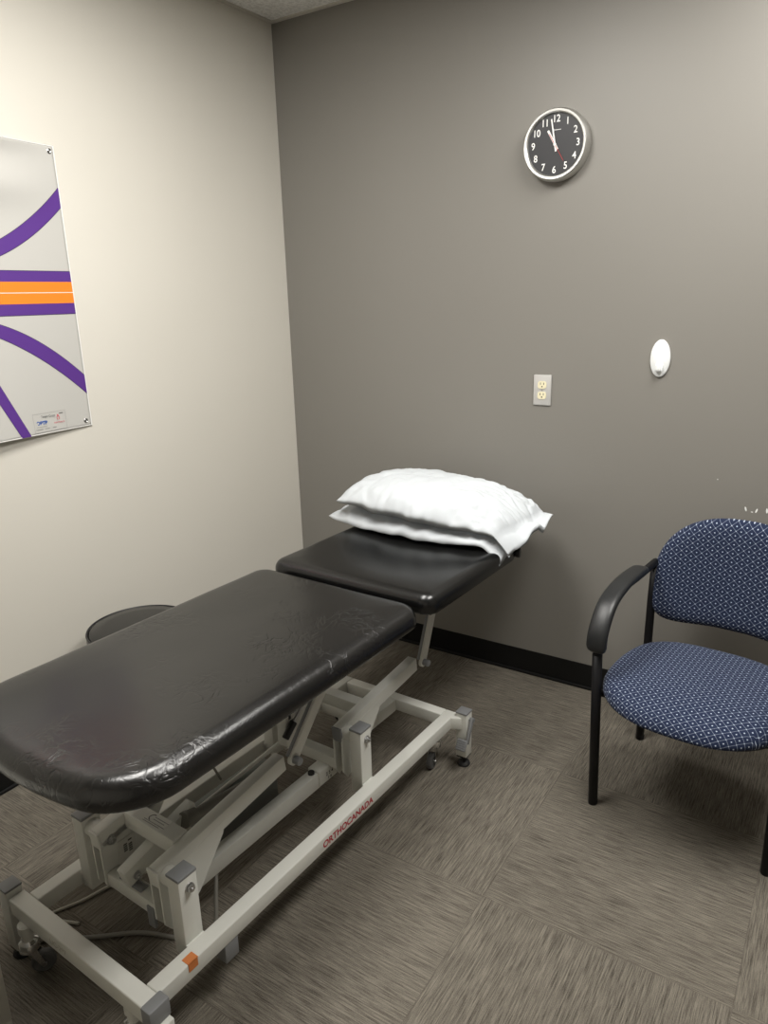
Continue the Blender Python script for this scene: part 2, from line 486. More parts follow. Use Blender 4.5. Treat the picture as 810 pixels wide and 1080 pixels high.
baseboard('baseboard_left', 0.0, 0.004, ROOM_Y, -0.004, 1, 0)
baseboard('baseboard_right', ROOM_X - 0.004, ROOM_X, ROOM_Y, -0.004, -1, 0)
b = bmesh.new(); box(b, 0, 0.022, ROOM_Y, 0, H - 0.004, H, 0.0005); struct('trim_1', b, m_trimw)
b = bmesh.new(); box(b, 0.022, ROOM_X, -0.022, 0, H - 0.004, H, 0.0005); struct('trim_2', b, m_trimw)
# T-bar grid of the suspended ceiling
b = bmesh.new()
for k in range(1, 6): box(b, k * 0.61 - 0.012, k * 0.61 + 0.012, ROOM_Y, -0.022, H - 0.003, H)
for y in (-0.94, -2.16, -3.38): box(b, 0.022, ROOM_X, y - 0.012, y + 0.012, H - 0.0025, H)
struct('trim_3', b, m_trimw)
# chips in the paint of the dark wall
for (x, z, sx, sz, a) in ((1.942, 0.826, 0.0028, 0.0085, 0.3), (1.975, 0.824, 0.0028, 0.008, -0.3), (2.006, 0.828, 0.003, 0.009, 0.1), (1.962, 0.818, 0.0035, 0.0018, 0.0), (1.846, 0.918, 0.0015, 0.002, 0)):
    b = bmesh.new()
    vs = [b.verts.new((x + sx * math.cos(t) * math.cos(a) - sz * math.sin(t) * math.sin(a), -0.0006, z + sx * math.cos(t) * math.sin(a) + sz * math.sin(t) * math.cos(a))) for t in [i * 2 * PI / 10 for i in range(10)]]
    f = b.faces.new(vs); r_ = bmesh.ops.extrude_face_region(b, geom=[f])
    bmesh.ops.translate(b, vec=(0, 0.0006, 0), verts=[v for v in r_['geom'] if isinstance(v, bmesh.types.BMVert)])
    obj('paint_chip', b, m_whitepaint, wall_back)

# ceiling lights
for i, (lx, ly, pw) in enumerate(LAMPS):
    t = empty('ceiling_light', (lx, ly, H - 0.004), 0, ['recessed ceiling troffer lamp nearest the cream wall', 'recessed ceiling troffer lamp nearest the guest chair'][i], 'ceiling light', 'troffers in the ceiling')
    b = bmesh.new()
    hx, hy = 0.30, 0.60
    for s in (-1, 1):
        box(b, s * hx - 0.012, s * hx + 0.012, -hy - 0.012, hy + 0.012, -0.008, 0.003, 0.002)
        box(b, -hx + 0.012, hx - 0.012, s * hy - 0.012, s * hy + 0.012, -0.008, 0.003, 0.002)
    obj('frame', b, m_trimw, t)
    b = bmesh.new(); box(b, -hx + 0.012, hx - 0.012, -hy + 0.012, hy - 0.012, -0.004, 0.002)
    obj('diffuser', b, m_diff, t)
    ld = bpy.data.lights.new('tube_light', 'AREA'); ld.shape = 'RECTANGLE'; ld.size = 0.57; ld.size_y = 1.17
    ld.energy = pw; ld.color = LAMP_COL
    lo = bpy.data.objects.new('tube_light', ld); C.objects.link(lo); lo.parent = t; lo.location = (0, 0, -0.012)

# ================================================================ TREATMENT TABLE
bed = empty('treatment_table', (0.948, -1.35, 0), R(-2), 'black padded height-adjustable treatment table on a white steel lift frame', 'treatment table')

def edge_prof(h, r, n=7):
    pr = [(0.012, 0.0), (0.003, 0.003), (0.0, 0.010), (0.0, h - r)]
    for i in range(1, n + 1):
        a = PI / 2 * i / n
        pr.append((r * (1 - math.cos(a)), h - r + r * math.sin(a)))
    pr += [(r + 0.02, h + 0.001), (r + 0.05, h + 0.002)]
    return pr

# seat section
b = bmesh.new()
def warp_seat(x, y, z):
    k = noise.noise(Vector((x * 7, y * 7, 3))) * 0.0012
    y -= 0.055 * (1 - min(1, (x / 0.31) ** 2)) * max(0, -y / 0.5) ** 2
    return (x, y - 0.1325, 0.66 + z + (k if z > 0.03 else 0))
cushion(b, 0.31, 0.4875, [0.062, 0.062, 0.11, 0.11], edge_prof(0.062, 0.042), 0.001, 0.02, warp_seat, inner=10)
seat = obj('seat_cushion', b, m_leather, bed, True)
# head section
b = bmesh.new()
def warp_head(x, y, z):
    d = 0.0
    if z > 0.03: d = -0.006 * math.exp(-((x / 0.2) ** 2)) * math.exp(-(((y) / 0.2) ** 2))
    return (x, y + 0.70, 0.662 + z + d)
cushion(b, 0.312, 0.312, [0.09, 0.09, 0.045, 0.045], edge_prof(0.062, 0.034), 0.001, 0.02, warp_head, inner=10)
head = obj('head_cushion', b, m_leather2, bed, True)

b = bmesh.new()
cyl(b, (0.303, 0.965, 0.683), (0.319, 0.969, 0.683), 0.017, 20, bev=0.003)
obj('corner_stop', b, m_black, bed, 'auto')

# top frame under the cushions
b = bmesh.new()
for s in (-1, 1): box(b, s * 0.135 - 0.016, s * 0.135 + 0.016, -0.58, 0.345, 0.615, 0.658, 0.003)
for y in (-0.55, -0.12, 0.31): box(b, -0.12, 0.12, y - 0.015, y + 0.015, 0.62, 0.655, 0.003)
box(b, -0.28, 0.28, -0.54, 0.33, 0.652, 0.662, 0.002)
obj('seat_frame', b, m_black, bed, 'auto')
b = bmesh.new()
for s in (-1, 1): box(b, s * 0.135 - 0.014, s * 0.135 + 0.014, 0.40, 0.93, 0.62, 0.658, 0.003)
for y in (0.45, 0.88): box(b, -0.12, 0.12, y - 0.015, y + 0.015, 0.622, 0.655, 0.003)
box(b, -0.29, 0.29, 0.42, 0.97, 0.654, 0.664, 0.002)
obj('head_frame', b, m_black, bed, 'auto')
b = bmesh.new()
beam(b, (0.265, 0.30, 0.645), (0.262, 0.33, 0.636), 0.006, 0.008)
box(b, 0.13, 0.145, 0.35, 0.40, 0.60, 0.655, 0.002)
cyl(b, (-0.15, 0.375, 0.64), (0.15, 0.375, 0.64), 0.008)
obj('hinge', b, m_metal, bed, 'auto')

# base frame
ZB, ZT = 0.146, 0.19
def rail(x0, x1, y0, y1, name, label=None):
    b = bmesh.new(); box(b, x0, x1, y0, y1, ZB, ZT, 0.004, seg=3)
    return obj(name, b, m_white, bed, 'auto', label)
rail_r = rail(0.200, 0.240, -0.575, 0.665, 'side_rail')
rail(-0.240, -0.200, -0.575, 0.665, 'side_rail')
cr_near = rail(-0.262, 0.240, -0.615, -0.575, 'cross_rail')
rail(-0.200, 0.200, 0.625, 0.665, 'cross_rail')
b = bmesh.new()
box(b, -0.200, 0.02, 0.475, 0.512, ZB, ZT, 0.003)
box(b, -0.015, 0.02, 0.512, 0.625, ZB, ZT, 0.003)
obj('inner_frame', b, m_white, bed, 'auto')
# end caps on the near ends of the side rails
b = bmesh.new(); box(b, 0.237, 0.268, -0.619, -0.568, 0.148, 0.195, 0.005, seg=2)
obj('end_cap', b, m_greycap, bed, 'auto')
# foot posts
def foot_post(x, y, z0, z1, cap=True, w=0.040):
    b = bmesh.new(); box(b, x - w / 2, x + w / 2, y - w / 2, y + w / 2, z0, z1, 0.003, seg=2)
    po = obj('foot_post', b, m_white, bed, 'auto')
    if cap:
        b = bmesh.new(); box(b, x - w / 2 - 0.001, x + w / 2 + 0.001, y - w / 2 - 0.001, y + w / 2 + 0.001, z1 - 0.002, z1 + 0.005, 0.002)
        obj('cap', b, m_greycap, po, 'auto')
    b = bmesh.new(); box(b, x - w / 2 + 0.002, x + w / 2 - 0.002, y - w / 2 + 0.002, y + w / 2 - 0.002, z0 - 0.006, z0 + 0.002, 0.001)
    cyl(b, (x, y, 0.014), (x, y, z0), 0.006, 12)
    mt = Matrix.Translation((x, y, 0))
    lathe(b, [(0.0, 0.0), (0.021, 0.0), (0.0225, 0.004), (0.020, 0.010), (0.010, 0.017), (0.0, 0.018)], 24, 0, mt)
    obj('levelling_foot', b, m_rubber, po, 'auto')
    return po
foot_post(0.268, 0.664, 0.040, 0.203)
b = bmesh.new()      # welded elbow from the corner to the post
beam(b, (0.215, 0.635, 0.168), (0.262, 0.658, 0.168), 0.042, 0.043, 0.004)
obj('elbow', b, m_white, bed, 'auto')
foot_post(-0.285, -0.597, 0.030, 0.205)
foot_post(0.262, -0.590, 0.040, 0.150, False, 0.036)
foot_post(-0.268, 0.664, 0.040, 0.203)
# brake pedals
def pedal(x, y, z, s=1):
    b = bmesh.new()
    cyl(b, (x - 0.002, y, z), (x + 0.016, y, z), 0.007, 14)
    beam(b, (x + 0.010, y, z + 0.010), (x + 0.012, y - 0.040, z - 0.070), 0.010, 0.014, 0.003)
    pl = Matrix.Translation((x + 0.000, y - 0.050, z - 0.074)) @ Matrix.Rotation(R(62), 4, 'X')
    box(b, -0.022, 0.014, -0.018, 0.020, -0.004, 0.004, 0.003, mtx=pl)
    pd = obj('brake_pedal', b, m_greycap, bed, 'auto')
    b = bmesh.new()
    for k in range(5):
        box(b, -0.019, 0.011, -0.014 + k * 0.007, -0.0115 + k * 0.007, 0.0035, 0.0055, 0, mtx=pl)
    obj('grip_rib', b, m_greycap, pd)
    return pd
pedal(0.288, 0.668, 0.178)
pedal(0.280, -0.590, 0.110)
# casters
def caster(x, y, ang, ztop=ZB, chrome=True):
    b = bmesh.new(); cyl(b, (x, y, 0.098), (x, y, ztop + 0.002), 0.014, 18)
    cyl(b, (x, y, 0.126), (x, y, ztop + 0.001), 0.018, 18)
    cs = obj('caster', b, m_white, bed, 'auto')
    mt = Matrix.Translation((x, y, 0)) @ Matrix.Rotation(ang, 4, 'Z')
    b = bmesh.new()
    lathe(b, [(0.0, 0.104), (0.014, 0.104), (0.022, 0.098), (0.025, 0.088), (0.024, 0.078), (0.018, 0.074), (0, 0.073)], 24, 0, mt)
    for s in (-1, 1):
        path = [mt @ Vector((s * 0.013, 0.0, 0.084)), mt @ Vector((s * 0.014, -0.010, 0.062)), mt @ Vector((s * 0.014, -0.024, 0.030))]
        sweep(b, path, lambda i, t: [(-0.0015, -0.010 + 0.004 * t), (0.0015, -0.010 + 0.004 * t), (0.0015, 0.010 - 0.004 * t), (-0.0015, 0.010 - 0.004 * t)], side=(mt.to_3x3() @ Vector((1, 0, 0))))
    obj('fork', b, m_chrome, cs, 'auto')
    b = bmesh.new()
    wm = mt @ Matrix.Translation((0, -0.024, 0.0285)) @ Matrix.Rotation(PI / 2, 4, 'Y')
    lathe(b, [(0.0, -0.009), (0.020, -0.009), (0.0225, -0.010), (0.0275, -0.007), (0.0285, 0.0), (0.0275, 0.007), (0.0225, 0.010), (0.020, 0.009), (0.0, 0.009)], 32, 0, wm)
    wo = obj('wheel', b, m_wheel, cs, 'auto')
    b = bmesh.new(); cyl(b, wm @ Vector((0, 0, -0.016)), wm @ Vector((0, 0, 0.016)), 0.006, 14)
    obj('hub', b, m_metal, wo, 'auto')
    return cs
caster(-0.205, -0.612, R(150))
caster(0.175, -0.597, R(150))
caster(0.185, 0.610, R(5))
caster(-0.115, 0.493, R(10))
b = bmesh.new(); box(b, 0.205, 0.238, -0.395, -0.355, 0.095, 0.147, 0.002)
obj('rail_block', b, m_greycap, bed, 'auto')

# lift mechanism: one set at y=-0.44 and one at y=0.213
Z_PIV = 0.325
def bolt(par, x, y, z, s=1, r=0.009):
    b = bmesh.new()
    cyl(b, (x, y, z), (x + s * 0.003, y, z), r * 1.25, 20)
    cyl(b, (x + s * 0.003, y, z), (x + s * 0.011, y, z), r, 6, bev=0.001)
    cyl(b, (x + s * 0.011, y, z), (x + s * 0.014, y, z), r * 0.45, 12)
    return obj('bolt', b, m_metal, par, 'auto')

for ei, (yp, yend, zend) in enumerate(((-0.44, -0.025, 0.378), (0.213, 0.622, 0.370))):
    dy = yend - yp; dz = zend - Z_PIV; L = math.hypot(dy, dz)
    for s in (1, -1):
        # post
        b = bmesh.new(); box(b, s * 0.175 - 0.020, s * 0.175 + 0.020, yp - 0.025, yp + 0.025, ZB + 0.005, 0.355, 0.003, seg=2)
        box(b, s * 0.193 - 0.008, s * 0.193 + 0.008, yp - 0.025, yp + 0.025, ZB + 0.005, 0.186, 0.002)
        po = obj('lift_post', b, m_white, bed, 'auto')
        b = bmesh.new(); box(b, s * 0.175 - 0.021, s * 0.175 + 0.021, yp - 0.026, yp + 0.026, 0.352, 0.360, 0.002)
        obj('cap', b, m_greycap, po, 'auto')
        bolt(po, s * 0.195, yp + 0.002, Z_PIV, s)
        b = bmesh.new(); cyl(b, (s * 0.122, yp, Z_PIV), (s * 0.156, yp, Z_PIV), 0.021, 24, bev=0.001)
        obj('sleeve', b, m_white, po, 'auto')
        # arm
        xa = s * 0.108
        b = bmesh.new()
        a0 = Vector((xa, yp - 0.02, Z_PIV - 0.02 * dz / dy)); a1 = Vector((xa, yend - 0.022, zend - 0.022 * dz / dy))
        beam(b, a0, a1, 0.034, 0.046, 0.003)
        # gusset plate hanging under the arm
        xo = s * 0.121
        poly = [(yp - 0.024, Z_PIV - 0.01), (yp + 0.175, Z_PIV + 0.01 + 0.125 * dz / dy), (yp + 0.165, Z_PIV - 0.008), (yp + 0.082, 0.215), (yp + 0.035, 0.185), (yp - 0.005, 0.175), (yp - 0.022, 0.20)]
        for xx in (xo - s * 0.030, xo):
            f1 = [b.verts.new((xx, y, z)) for y, z in poly]; f2 = [b.verts.new((xx + s * 0.005, y, z)) for y, z in poly]
            b.faces.new(f1); b.faces.new(list(reversed(f2)))
            for i in range(len(poly)):
                j = (i + 1) % len(poly); b.faces.new((f1[i], f2[i], f2[j], f1[j]))
        arm = obj('lift_arm', b, m_white, bed, 'auto')
        bolt(arm, s * 0.092 - s * 0.002, yp + 0.005, Z_PIV - 0.012, -s, 0.010)
        b = bmesh.new(); beam(b, (xa, yp - 0.026, Z_PIV - 0.026 * dz / dy), (xa, yp - 0.020, Z_PIV - 0.02 * dz / dy), 0.035, 0.047, 0.002)
        if ei == 1: obj('end_cap', b, m_greycap, arm, 'auto')
        else:
            obj('end_plate', b, m_white, arm, 'auto')
        # link up to the top frame
        top = (0.128, 0.545) if ei == 0 else (0.695, 0.545)
        b = bmesh.new()
        l0 = Vector((s * 0.133, yend, zend)); l1 = Vector((s * 0.133, top[0] if ei == 0 else top[0], top[1]))
        d = (l1 - l0).normalized(); l1 = l0 + d * ((0.64 - l0.z) / d.z)
        beam(b, l0, l1, 0.010, 0.034, 0.002)
        cyl(b, l0 - Vector((0.005, 0, 0)), l0 + Vector((0.005, 0, 0)), 0.0172, 28)
        lnk = obj('link', b, m_white, bed, 'auto')
        b = bmesh.new(); beam(b, l0 + Vector((-s * 0.008, -0.012, 0.01)), l1 + Vector((-s * 0.008, -0.012, 0)), 0.010, 0.012, 0.002)
        obj('spacer', b, m_greycap, lnk, 'auto')
        b = bmesh.new(); cyl(b, l0 + Vector((s * 0.004, 0, 0)), l0 + Vector((s * 0.026, 0, 0)), 0.011, 24, bev=0.002)
        obj('pivot_pin', b, m_greycap, lnk, 'auto')
    # upper and lower cross tubes
    b = bmesh.new()
    yc = yp + 0.070; zc = 0.340
    if ei == 0:
        box(b, -0.091, 0.091, yc - 0.022, yc + 0.022, zc - 0.022, zc + 0.022, 0.003)
        ct = obj('upper_cross_tube', b, m_white, bed, 'auto')
        # rating label
        b = bmesh.new(); box(b, -0.062, 0.042, yc - 0.018, yc + 0.019, zc + 0.0220, zc + 0.0226)
        lb = obj('rating_label', b, m_label, ct, label='white rating label with a curved emblem and small print')
        b = bmesh.new(); zl = zc + 0.0229
        for k in range(13):
            a = R(80 + k * 15)
            x_, y_ = 0.0 + 0.009 * math.cos(a) - 0.012, yc + 0.004 + 0.009 * math.sin(a)
            box(b, x_ - 0.0012, x_ + 0.0012, y_ - 0.0012, y_ + 0.0012, zl - 0.0004, zl)
        for (x0, x1, yy) in ((-0.006, 0.040, 0.008), (-0.006, 0.030, 0.001), (-0.028, 0.040, -0.008), (-0.028, 0.026, -0.013)):
            x_ = x0
            while x_ < x1:
                wd = random.uniform(0.002, 0.005); box(b, x_, x_ + wd, yc + yy - 0.0008, yc + yy + 0.0008, zl - 0.0004, zl); x_ += wd + 0.0015
        obj('print', b, m_ink, lb)
    else:
        box(b, -0.091, 0.091, yp + 0.10, yp + 0.14, Z_PIV - 0.012, Z_PIV + 0.028, 0.003)
        obj('upper_cross_tube', b, m_white, bed, 'auto')
    b = bmesh.new()
    box(b, -0.091, 0.091, yp - 0.018, yp + 0.018, 0.195, 0.232, 0.003)
    lt = obj('lower_cross_tube', b, m_white, bed, 'auto')

# adjustment-sticker on the left near gusset
b = bmesh.new()
pm = basis((-0.1010, -0.4035, 0.262), (0, 1, 0), (0, 0, 1))
box(b, -0.022, 0.026, -0.034, 0.030, 0.0, 0.0008, mtx=basis((-0.0898, -0.398, 0.262), (0, 1, 0.0), (0, 0, 1)))
st = obj('warning_sticker', b, m_label, bed, label='white sticker with black print on the left gusset')
b = bmesh.new()
for i in range(2):
    for k in range(6):
        if (k * 7 + i * 3) % 5: box(b, -0.008 + i * 0.014, 0.002 + i * 0.014, 0.016 - k * 0.006, 0.0195 - k * 0.006, 0.0008, 0.0012, mtx=basis((-0.0898, -0.398, 0.262), (0, 1, 0.0), (0, 0, 1)))
obj('print', b, m_ink, st)

# tie bar between the two sets, with its bracket
b = bmesh.new(); beam(b, (0.042, -0.415, 0.170), (0.042, 0.165, 0.168), 0.036, 0.050, 0.003)
tb = obj('tie_bar', b, m_white, bed, 'auto')
b = bmesh.new()
box(b, 0.018, 0.066, 0.150, 0.235, 0.148, 0.200, 0.006, seg=3)
cyl(b, (0.016, 0.213, 0.215), (0.068, 0.213, 0.215), 0.016, 20)
obj('bracket', b, m_white, tb, 'auto')
b = bmesh.new(); cyl(b, (0.042, 0.140, 0.192), (0.042, 0.140, 0.200), 0.010, 20)
obj('knob', b, m_black, tb, 'auto')
b = bmesh.new()
pm = basis((0.0665, 0.195, 0.176), (0, 1, 0), (0, 0, 1))
text_mesh(b, '2 5 4', 0.016, pm, 0, 0.0003); text_mesh(b, '1 6', 0.014, basis((0.0665, 0.195, 0.160), (0, 1, 0), (0, 0, 1)), 0, 0.0003)
obj('print', b, m_ink, tb)
# actuator
b = bmesh.new(); beam(b, (-0.01, -0.465, 0.262), (-0.01, -0.25, 0.318), 0.032, 0.046, 0.003)
lv = obj('actuator_lever', b, m_white, bed, 'auto')
bolt(lv, 0.006, -0.440, 0.262, 1, 0.008)
b = bmesh.new(); cyl(b, (-0.05, -0.44, 0.225), (0.03, -0.44, 0.225), 0.014, 18); obj('pivot_pin', b, m_greycap, lv, 'auto')
b = bmesh.new(); box(b, 0.060, 0.084, -0.462, -0.452, 0.165, 0.222, 0.003); obj('end_cap', b, m_greycap, lt, 'auto')
b = bmesh.new(); box(b, -0.085, -0.012, -0.20, 0.06, 0.125, 0.262, 0.012, seg=3)
box(b, -0.080, -0.018, -0.215, -0.19, 0.140, 0.235, 0.008, seg=3)
ac = obj('actuator_motor', b, m_dkgrey, bed, 'auto')
b = bmesh.new()
cyl(b, (0.012, -0.300, 0.318), (0.008, -0.262, 0.308), 0.021, 24, bev=0.003)
cyl(b, (0.008, -0.262, 0.308), (-0.03, 0.03, 0.235), 0.015, 24)
obj('actuator_tube', b, m_cabled, ac, 'auto')
b = bmesh.new()
beam(b, (-0.050, -0.27, 0.258), (-0.050, 0.16, 0.285), 0.008, 0.012, 0.002)
obj('control_rod', b, m_white, bed, 'auto')
# gas spring
b = bmesh.new(); cyl(b, (0.02, 0.215, 0.475), (0.02, 0.075, 0.355), 0.005, 14)
gs = obj('gas_spring', b, m_metal, bed, 'auto')
b = bmesh.new(); cyl(b, (0.02, 0.105, 0.381), (0.02, 0.065, 0.347), 0.011, 16, bev=0.002); obj('rod_end', b, m_black, gs, 'auto')
b = bmesh.new(); cyl(b, (0.02, 0.215, 0.475), (0.02, 0.36, 0.60), 0.010, 16); obj('cylinder', b, m_greycap, gs, 'auto')
b = bmesh.new(); box(b, -0.03, 0.006, 0.085, 0.130, 0.30, 0.43, 0.004)
sp_ = obj('support_plate', b, m_white, bed, 'auto')
b = bmesh.new()
box(b, 0.0062, 0.0068, 0.098, 0.108, 0.385, 0.400); box(b, 0.0062, 0.0068, 0.110, 0.122, 0.372, 0.380)
obj('print', b, m_ink, sp_)

# printed name on the side rail
b = bmesh.new()
text_mesh(b, 'ORTHOCANADA', 0.0300, basis((0.2404, 0.064, 0.1660), (0, 1, 0), (0, 0, 1)) @ Matrix.Diagonal((0.95, 0.92, 1, 1)), 0, 0.0009)
obj('lettering', b, m_red, rail_r, label='red lettering reading ORTHOCANADA')
b = bmesh.new()
text_mesh(b, 'LIC-297', 0.020, basis((-0.06, -0.6154, 0.1670), (1, 0, 0), (0, 0, 1)), 0, 0.0002)
mtag = mat('faint_print', (0.48, 0.46, 0.41), 0.5)
obj('lettering', b, mtag, cr_near)
# orange tape over the edge
b = bmesh.new()
box(b, 0.2185, 0.2412, -0.497, -0.470, 0.1895, 0.1908, 0.0004); box(b, 0.2395, 0.2412, -0.497, -0.472, 0.170, 0.1908, 0.0004)
obj('tape', b, m_orange, rail_r, label='small piece of orange tape')
# cables of the actuator
b = bmesh.new()
tube(b, [(-0.24, -0.47, 0.004), (-0.33, -0.50, 0.004), (-0.30, -0.42, 0.006), (-0.27, -0.33, 0.012), (-0.18, -0.27, 0.06), (-0.12, -0.24, 0.16), (-0.07, -0.20, 0.20)], 0.0042)
obj('cable', b, m_cable, bed, True, label='thin pale cable')
b = bmesh.new()
tube(b, [(-0.28, -0.56, 0.006), (-0.17, -0.475, 0.006), (-0.08, -0.40, 0.006), (0.03, -0.35, 0.006), (0.10, -0.32, 0.03), (0.07, -0.27, 0.12), (0.0, -0.20, 0.18), (-0.04, -0.15, 0.20)], 0.0055)
obj('cable', b, m_cabled, bed, True, label='thicker grey cable on the floor')
b = bmesh.new()
tube(b, [(-0.09, -0.36, 0.36), (-0.13, -0.30, 0.40), (-0.11, -0.22, 0.43), (-0.07, -0.16, 0.40), (-0.05, -0.12, 0.30)], 0.0035)
obj('cable', b, m_cabled, bed, True)
b = bmesh.new()
tube(b, [(-0.09, -0.37, 0.34), (-0.10, -0.36, 0.38), (-0.06, -0.385, 0.405)], 0.003)
obj('cable', b, m_cabled, bed, True)

# ================================================================ PILLOWS
def pillow(name, FL, FR, BL, BR, T0, bulge, seed, label, wr=1.0, flat_bottom=0.25, lift=0.0, droop=0.0, hem=0.0, nx=96, ny=64):
    FL, FR, BL, BR = map(Vector, (FL, FR, BL, BR))
    b = bmesh.new()
    def P(u, v, s):
        U = (u + 1) / 2; V = (v + 1) / 2
        p = (FL * (1 - U) + FR * U) * (1 - V) + (BL * (1 - U) + BR * U) * V
        ex = (FR - FL).normalized(); ey = (BL - FL).normalized()
        # edges bow outwards between pointed corners
        p += ey * (bulge * (1 - u * u) * (v)) + ex * (bulge * 0.35 * (1 - v * v) * u)
        uu = min(1.0, u / (1 - hem)) if u > 0 else u
        e = (1 - abs(uu) ** 3.2) * (1 - abs(v) ** 2.6)
        h = T0 * max(e, 0) ** 0.55
        edge = 1 - max(e, 0)
        cuff = max(0.0, (u - (1 - hem)) / hem) if hem else 0.0
        q = Vector((u * 3.1 + seed, v * 2.3, s * 0.5))
        n1 = noise.noise(q) * 0.010
        # creases fanning from the right end and the front edge
        a = math.atan2(v + 0.15, 1.35 - u)
        cre = (abs(math.sin(a * 12 + noise.noise(q * 1.7) * 5.0)) - 0.6) * 0.013 * max(0, u + 0.05) ** 1.5
        cre += noise.noise(Vector((u * 9 + seed, v * 5, 1.7))) * 0.006 * (edge ** 1.2)
        cre += noise.noise(Vector((u * 24, v * 16 + seed, 4))) * 0.0022
        fr = max(0, -v) ** 4
        cre += math.sin(u * 26 + noise.noise(q * 2) * 5) * 0.004 * fr
        cre += (abs(noise.noise(Vector((u * 5 + seed, v * 3.5 - u * 2, 2.2)))) - 0.2) * 0.007
        z = h if s > 0 else -h * flat_bottom
        if cuff > 0:      # the loose hemmed end: thin cloth, folded and slightly open
            z += s * 0.011 * math.sin(min(1.0, cuff) * PI * 0.5) * (1 - abs(v) ** 4) * (1 if s > 0 else 1.2)
            z += 0.012 * math.sin(v * 7 + 1.0 + cuff) * cuff - 0.012 * cuff * (1 - v)
        zz = z + (n1 + cre * wr) * (1 if s > 0 else 0.6) * (min(1, e * 6) if s else 0)
        p += Vector((0, 0, zz))
        # the rim itself waves a little
        p += Vector((0, 0, 1)) * (noise.noise(Vector((u * 4 + seed * 2, v * 4, 9))) * 0.010 * edge)
        p += ey * noise.noise(Vector((u * 6 + seed, 5, 1))) * 0.006 * edge
        p.z += lift - droop * max(0, (u - 0.82) / 0.18) ** 1.5 * max(0, -v) ** 2
        return p
    def grid(s):
        return [[None if (s < 0 and (i in (0, nx) or j in (0, ny))) else b.verts.new(P(-1 + 2 * i / nx, -1 + 2 * j / ny, s)) for j in range(ny + 1)] for i in range(nx + 1)]
    top = grid(1); bot = grid(-1)
    for i in range(nx + 1):
        for j in range(ny + 1):
            if bot[i][j] is None: bot[i][j] = top[i][j]
    for i in range(nx):
        for j in range(ny):
            b.faces.new((top[i][j], top[i + 1][j], top[i + 1][j + 1], top[i][j + 1]))
            b.faces.new((bot[i][j], bot[i][j + 1], bot[i + 1][j + 1], bot[i + 1][j]))
    o = obj(name, b, m_cotton, None, True)
    tag(o, label, 'pillow', 'pillows stacked on the head section')
    return o
pillow('pillow', (0.572, -0.520, 0.738), (1.290, -0.545, 0.738), (0.62, -0.12, 0.740), (1.30, -0.13, 0.742), 0.064, 0.055, 1.3,
       'lower white pillow lying on the black head section', 0.9, 0.28, 0.004, 0.055)
pillow('pillow', (0.628, -0.545, 0.824), (1.315, -0.525, 0.775), (0.64, -0.13, 0.81), (1.365, -0.25, 0.785), 0.108, 0.05, 5.1,
       'upper white pillow with a loose hemmed end, topmost of the two', 1.4, -0.33, 0.0, 0.05, 0.13)

# ================================================================ STOOL behind the table
stool = empty('stool', (0.262, -1.19, 0), R(20), 'round black stool between the treatment table and the cream wall', 'stool')
b = bmesh.new()
lathe(b, [(0, 0.445), (0.160, 0.445), (0.171, 0.452), (0.1755, 0.47), (0.172, 0.487), (0.160, 0.495), (0.12, 0.499), (0, 0.501)], 56)
obj('seat', b, m_leather2, stool, True)
b = bmesh.new()
lathe(b, [(0.171, 0.488), (0.1745, 0.4865), (0.176, 0.490), (0.1745, 0.4935), (0.171, 0.4935), (0.169, 0.490), (0.171, 0.488)], 56)
obj('piping', b, m_black, stool, True)
b = bmesh.new(); cyl(b, (0, 0, 0.09), (0, 0, 0.30), 0.025, 24); cyl(b, (0, 0, 0.28), (0, 0, 0.446), 0.014, 20)
lathe(b, [(0, 0.43), (0.09, 0.432), (0.09, 0.446), (0, 0.446)], 24)
obj('gas_column', b, m_black, stool, 'auto')
base = None
b = bmesh.new(); lathe(b, [(0, 0.07), (0.035, 0.07), (0.038, 0.10), (0.030, 0.12), (0, 0.12)], 24)
for k in range(5):
    a = 2 * PI * k / 5
    beam(b, (0.02 * math.cos(a), 0.02 * math.sin(a), 0.098), (0.245 * math.cos(a), 0.245 * math.sin(a), 0.070), 0.030, 0.022, 0.004)
obj('star_base', b, m_black, stool, 'auto')
for k in range(5):
    a = 2 * PI * k / 5
    x, y = 0.245 * math.cos(a), 0.245 * math.sin(a)
    b = bmesh.new(); cyl(b, (x, y, 0.045), (x, y, 0.075), 0.006, 12)
    box(b, x - 0.012, x + 0.012, y - 0.016, y + 0.016, 0.030, 0.052, 0.005)
    for s in (-1, 1):
        cyl(b, (x + s * 0.008, y, 0.025), (x + s * 0.024, y, 0.025), 0.025, 24, bev=0.003)
    obj('caster', b, m_rubber, stool, 'auto')

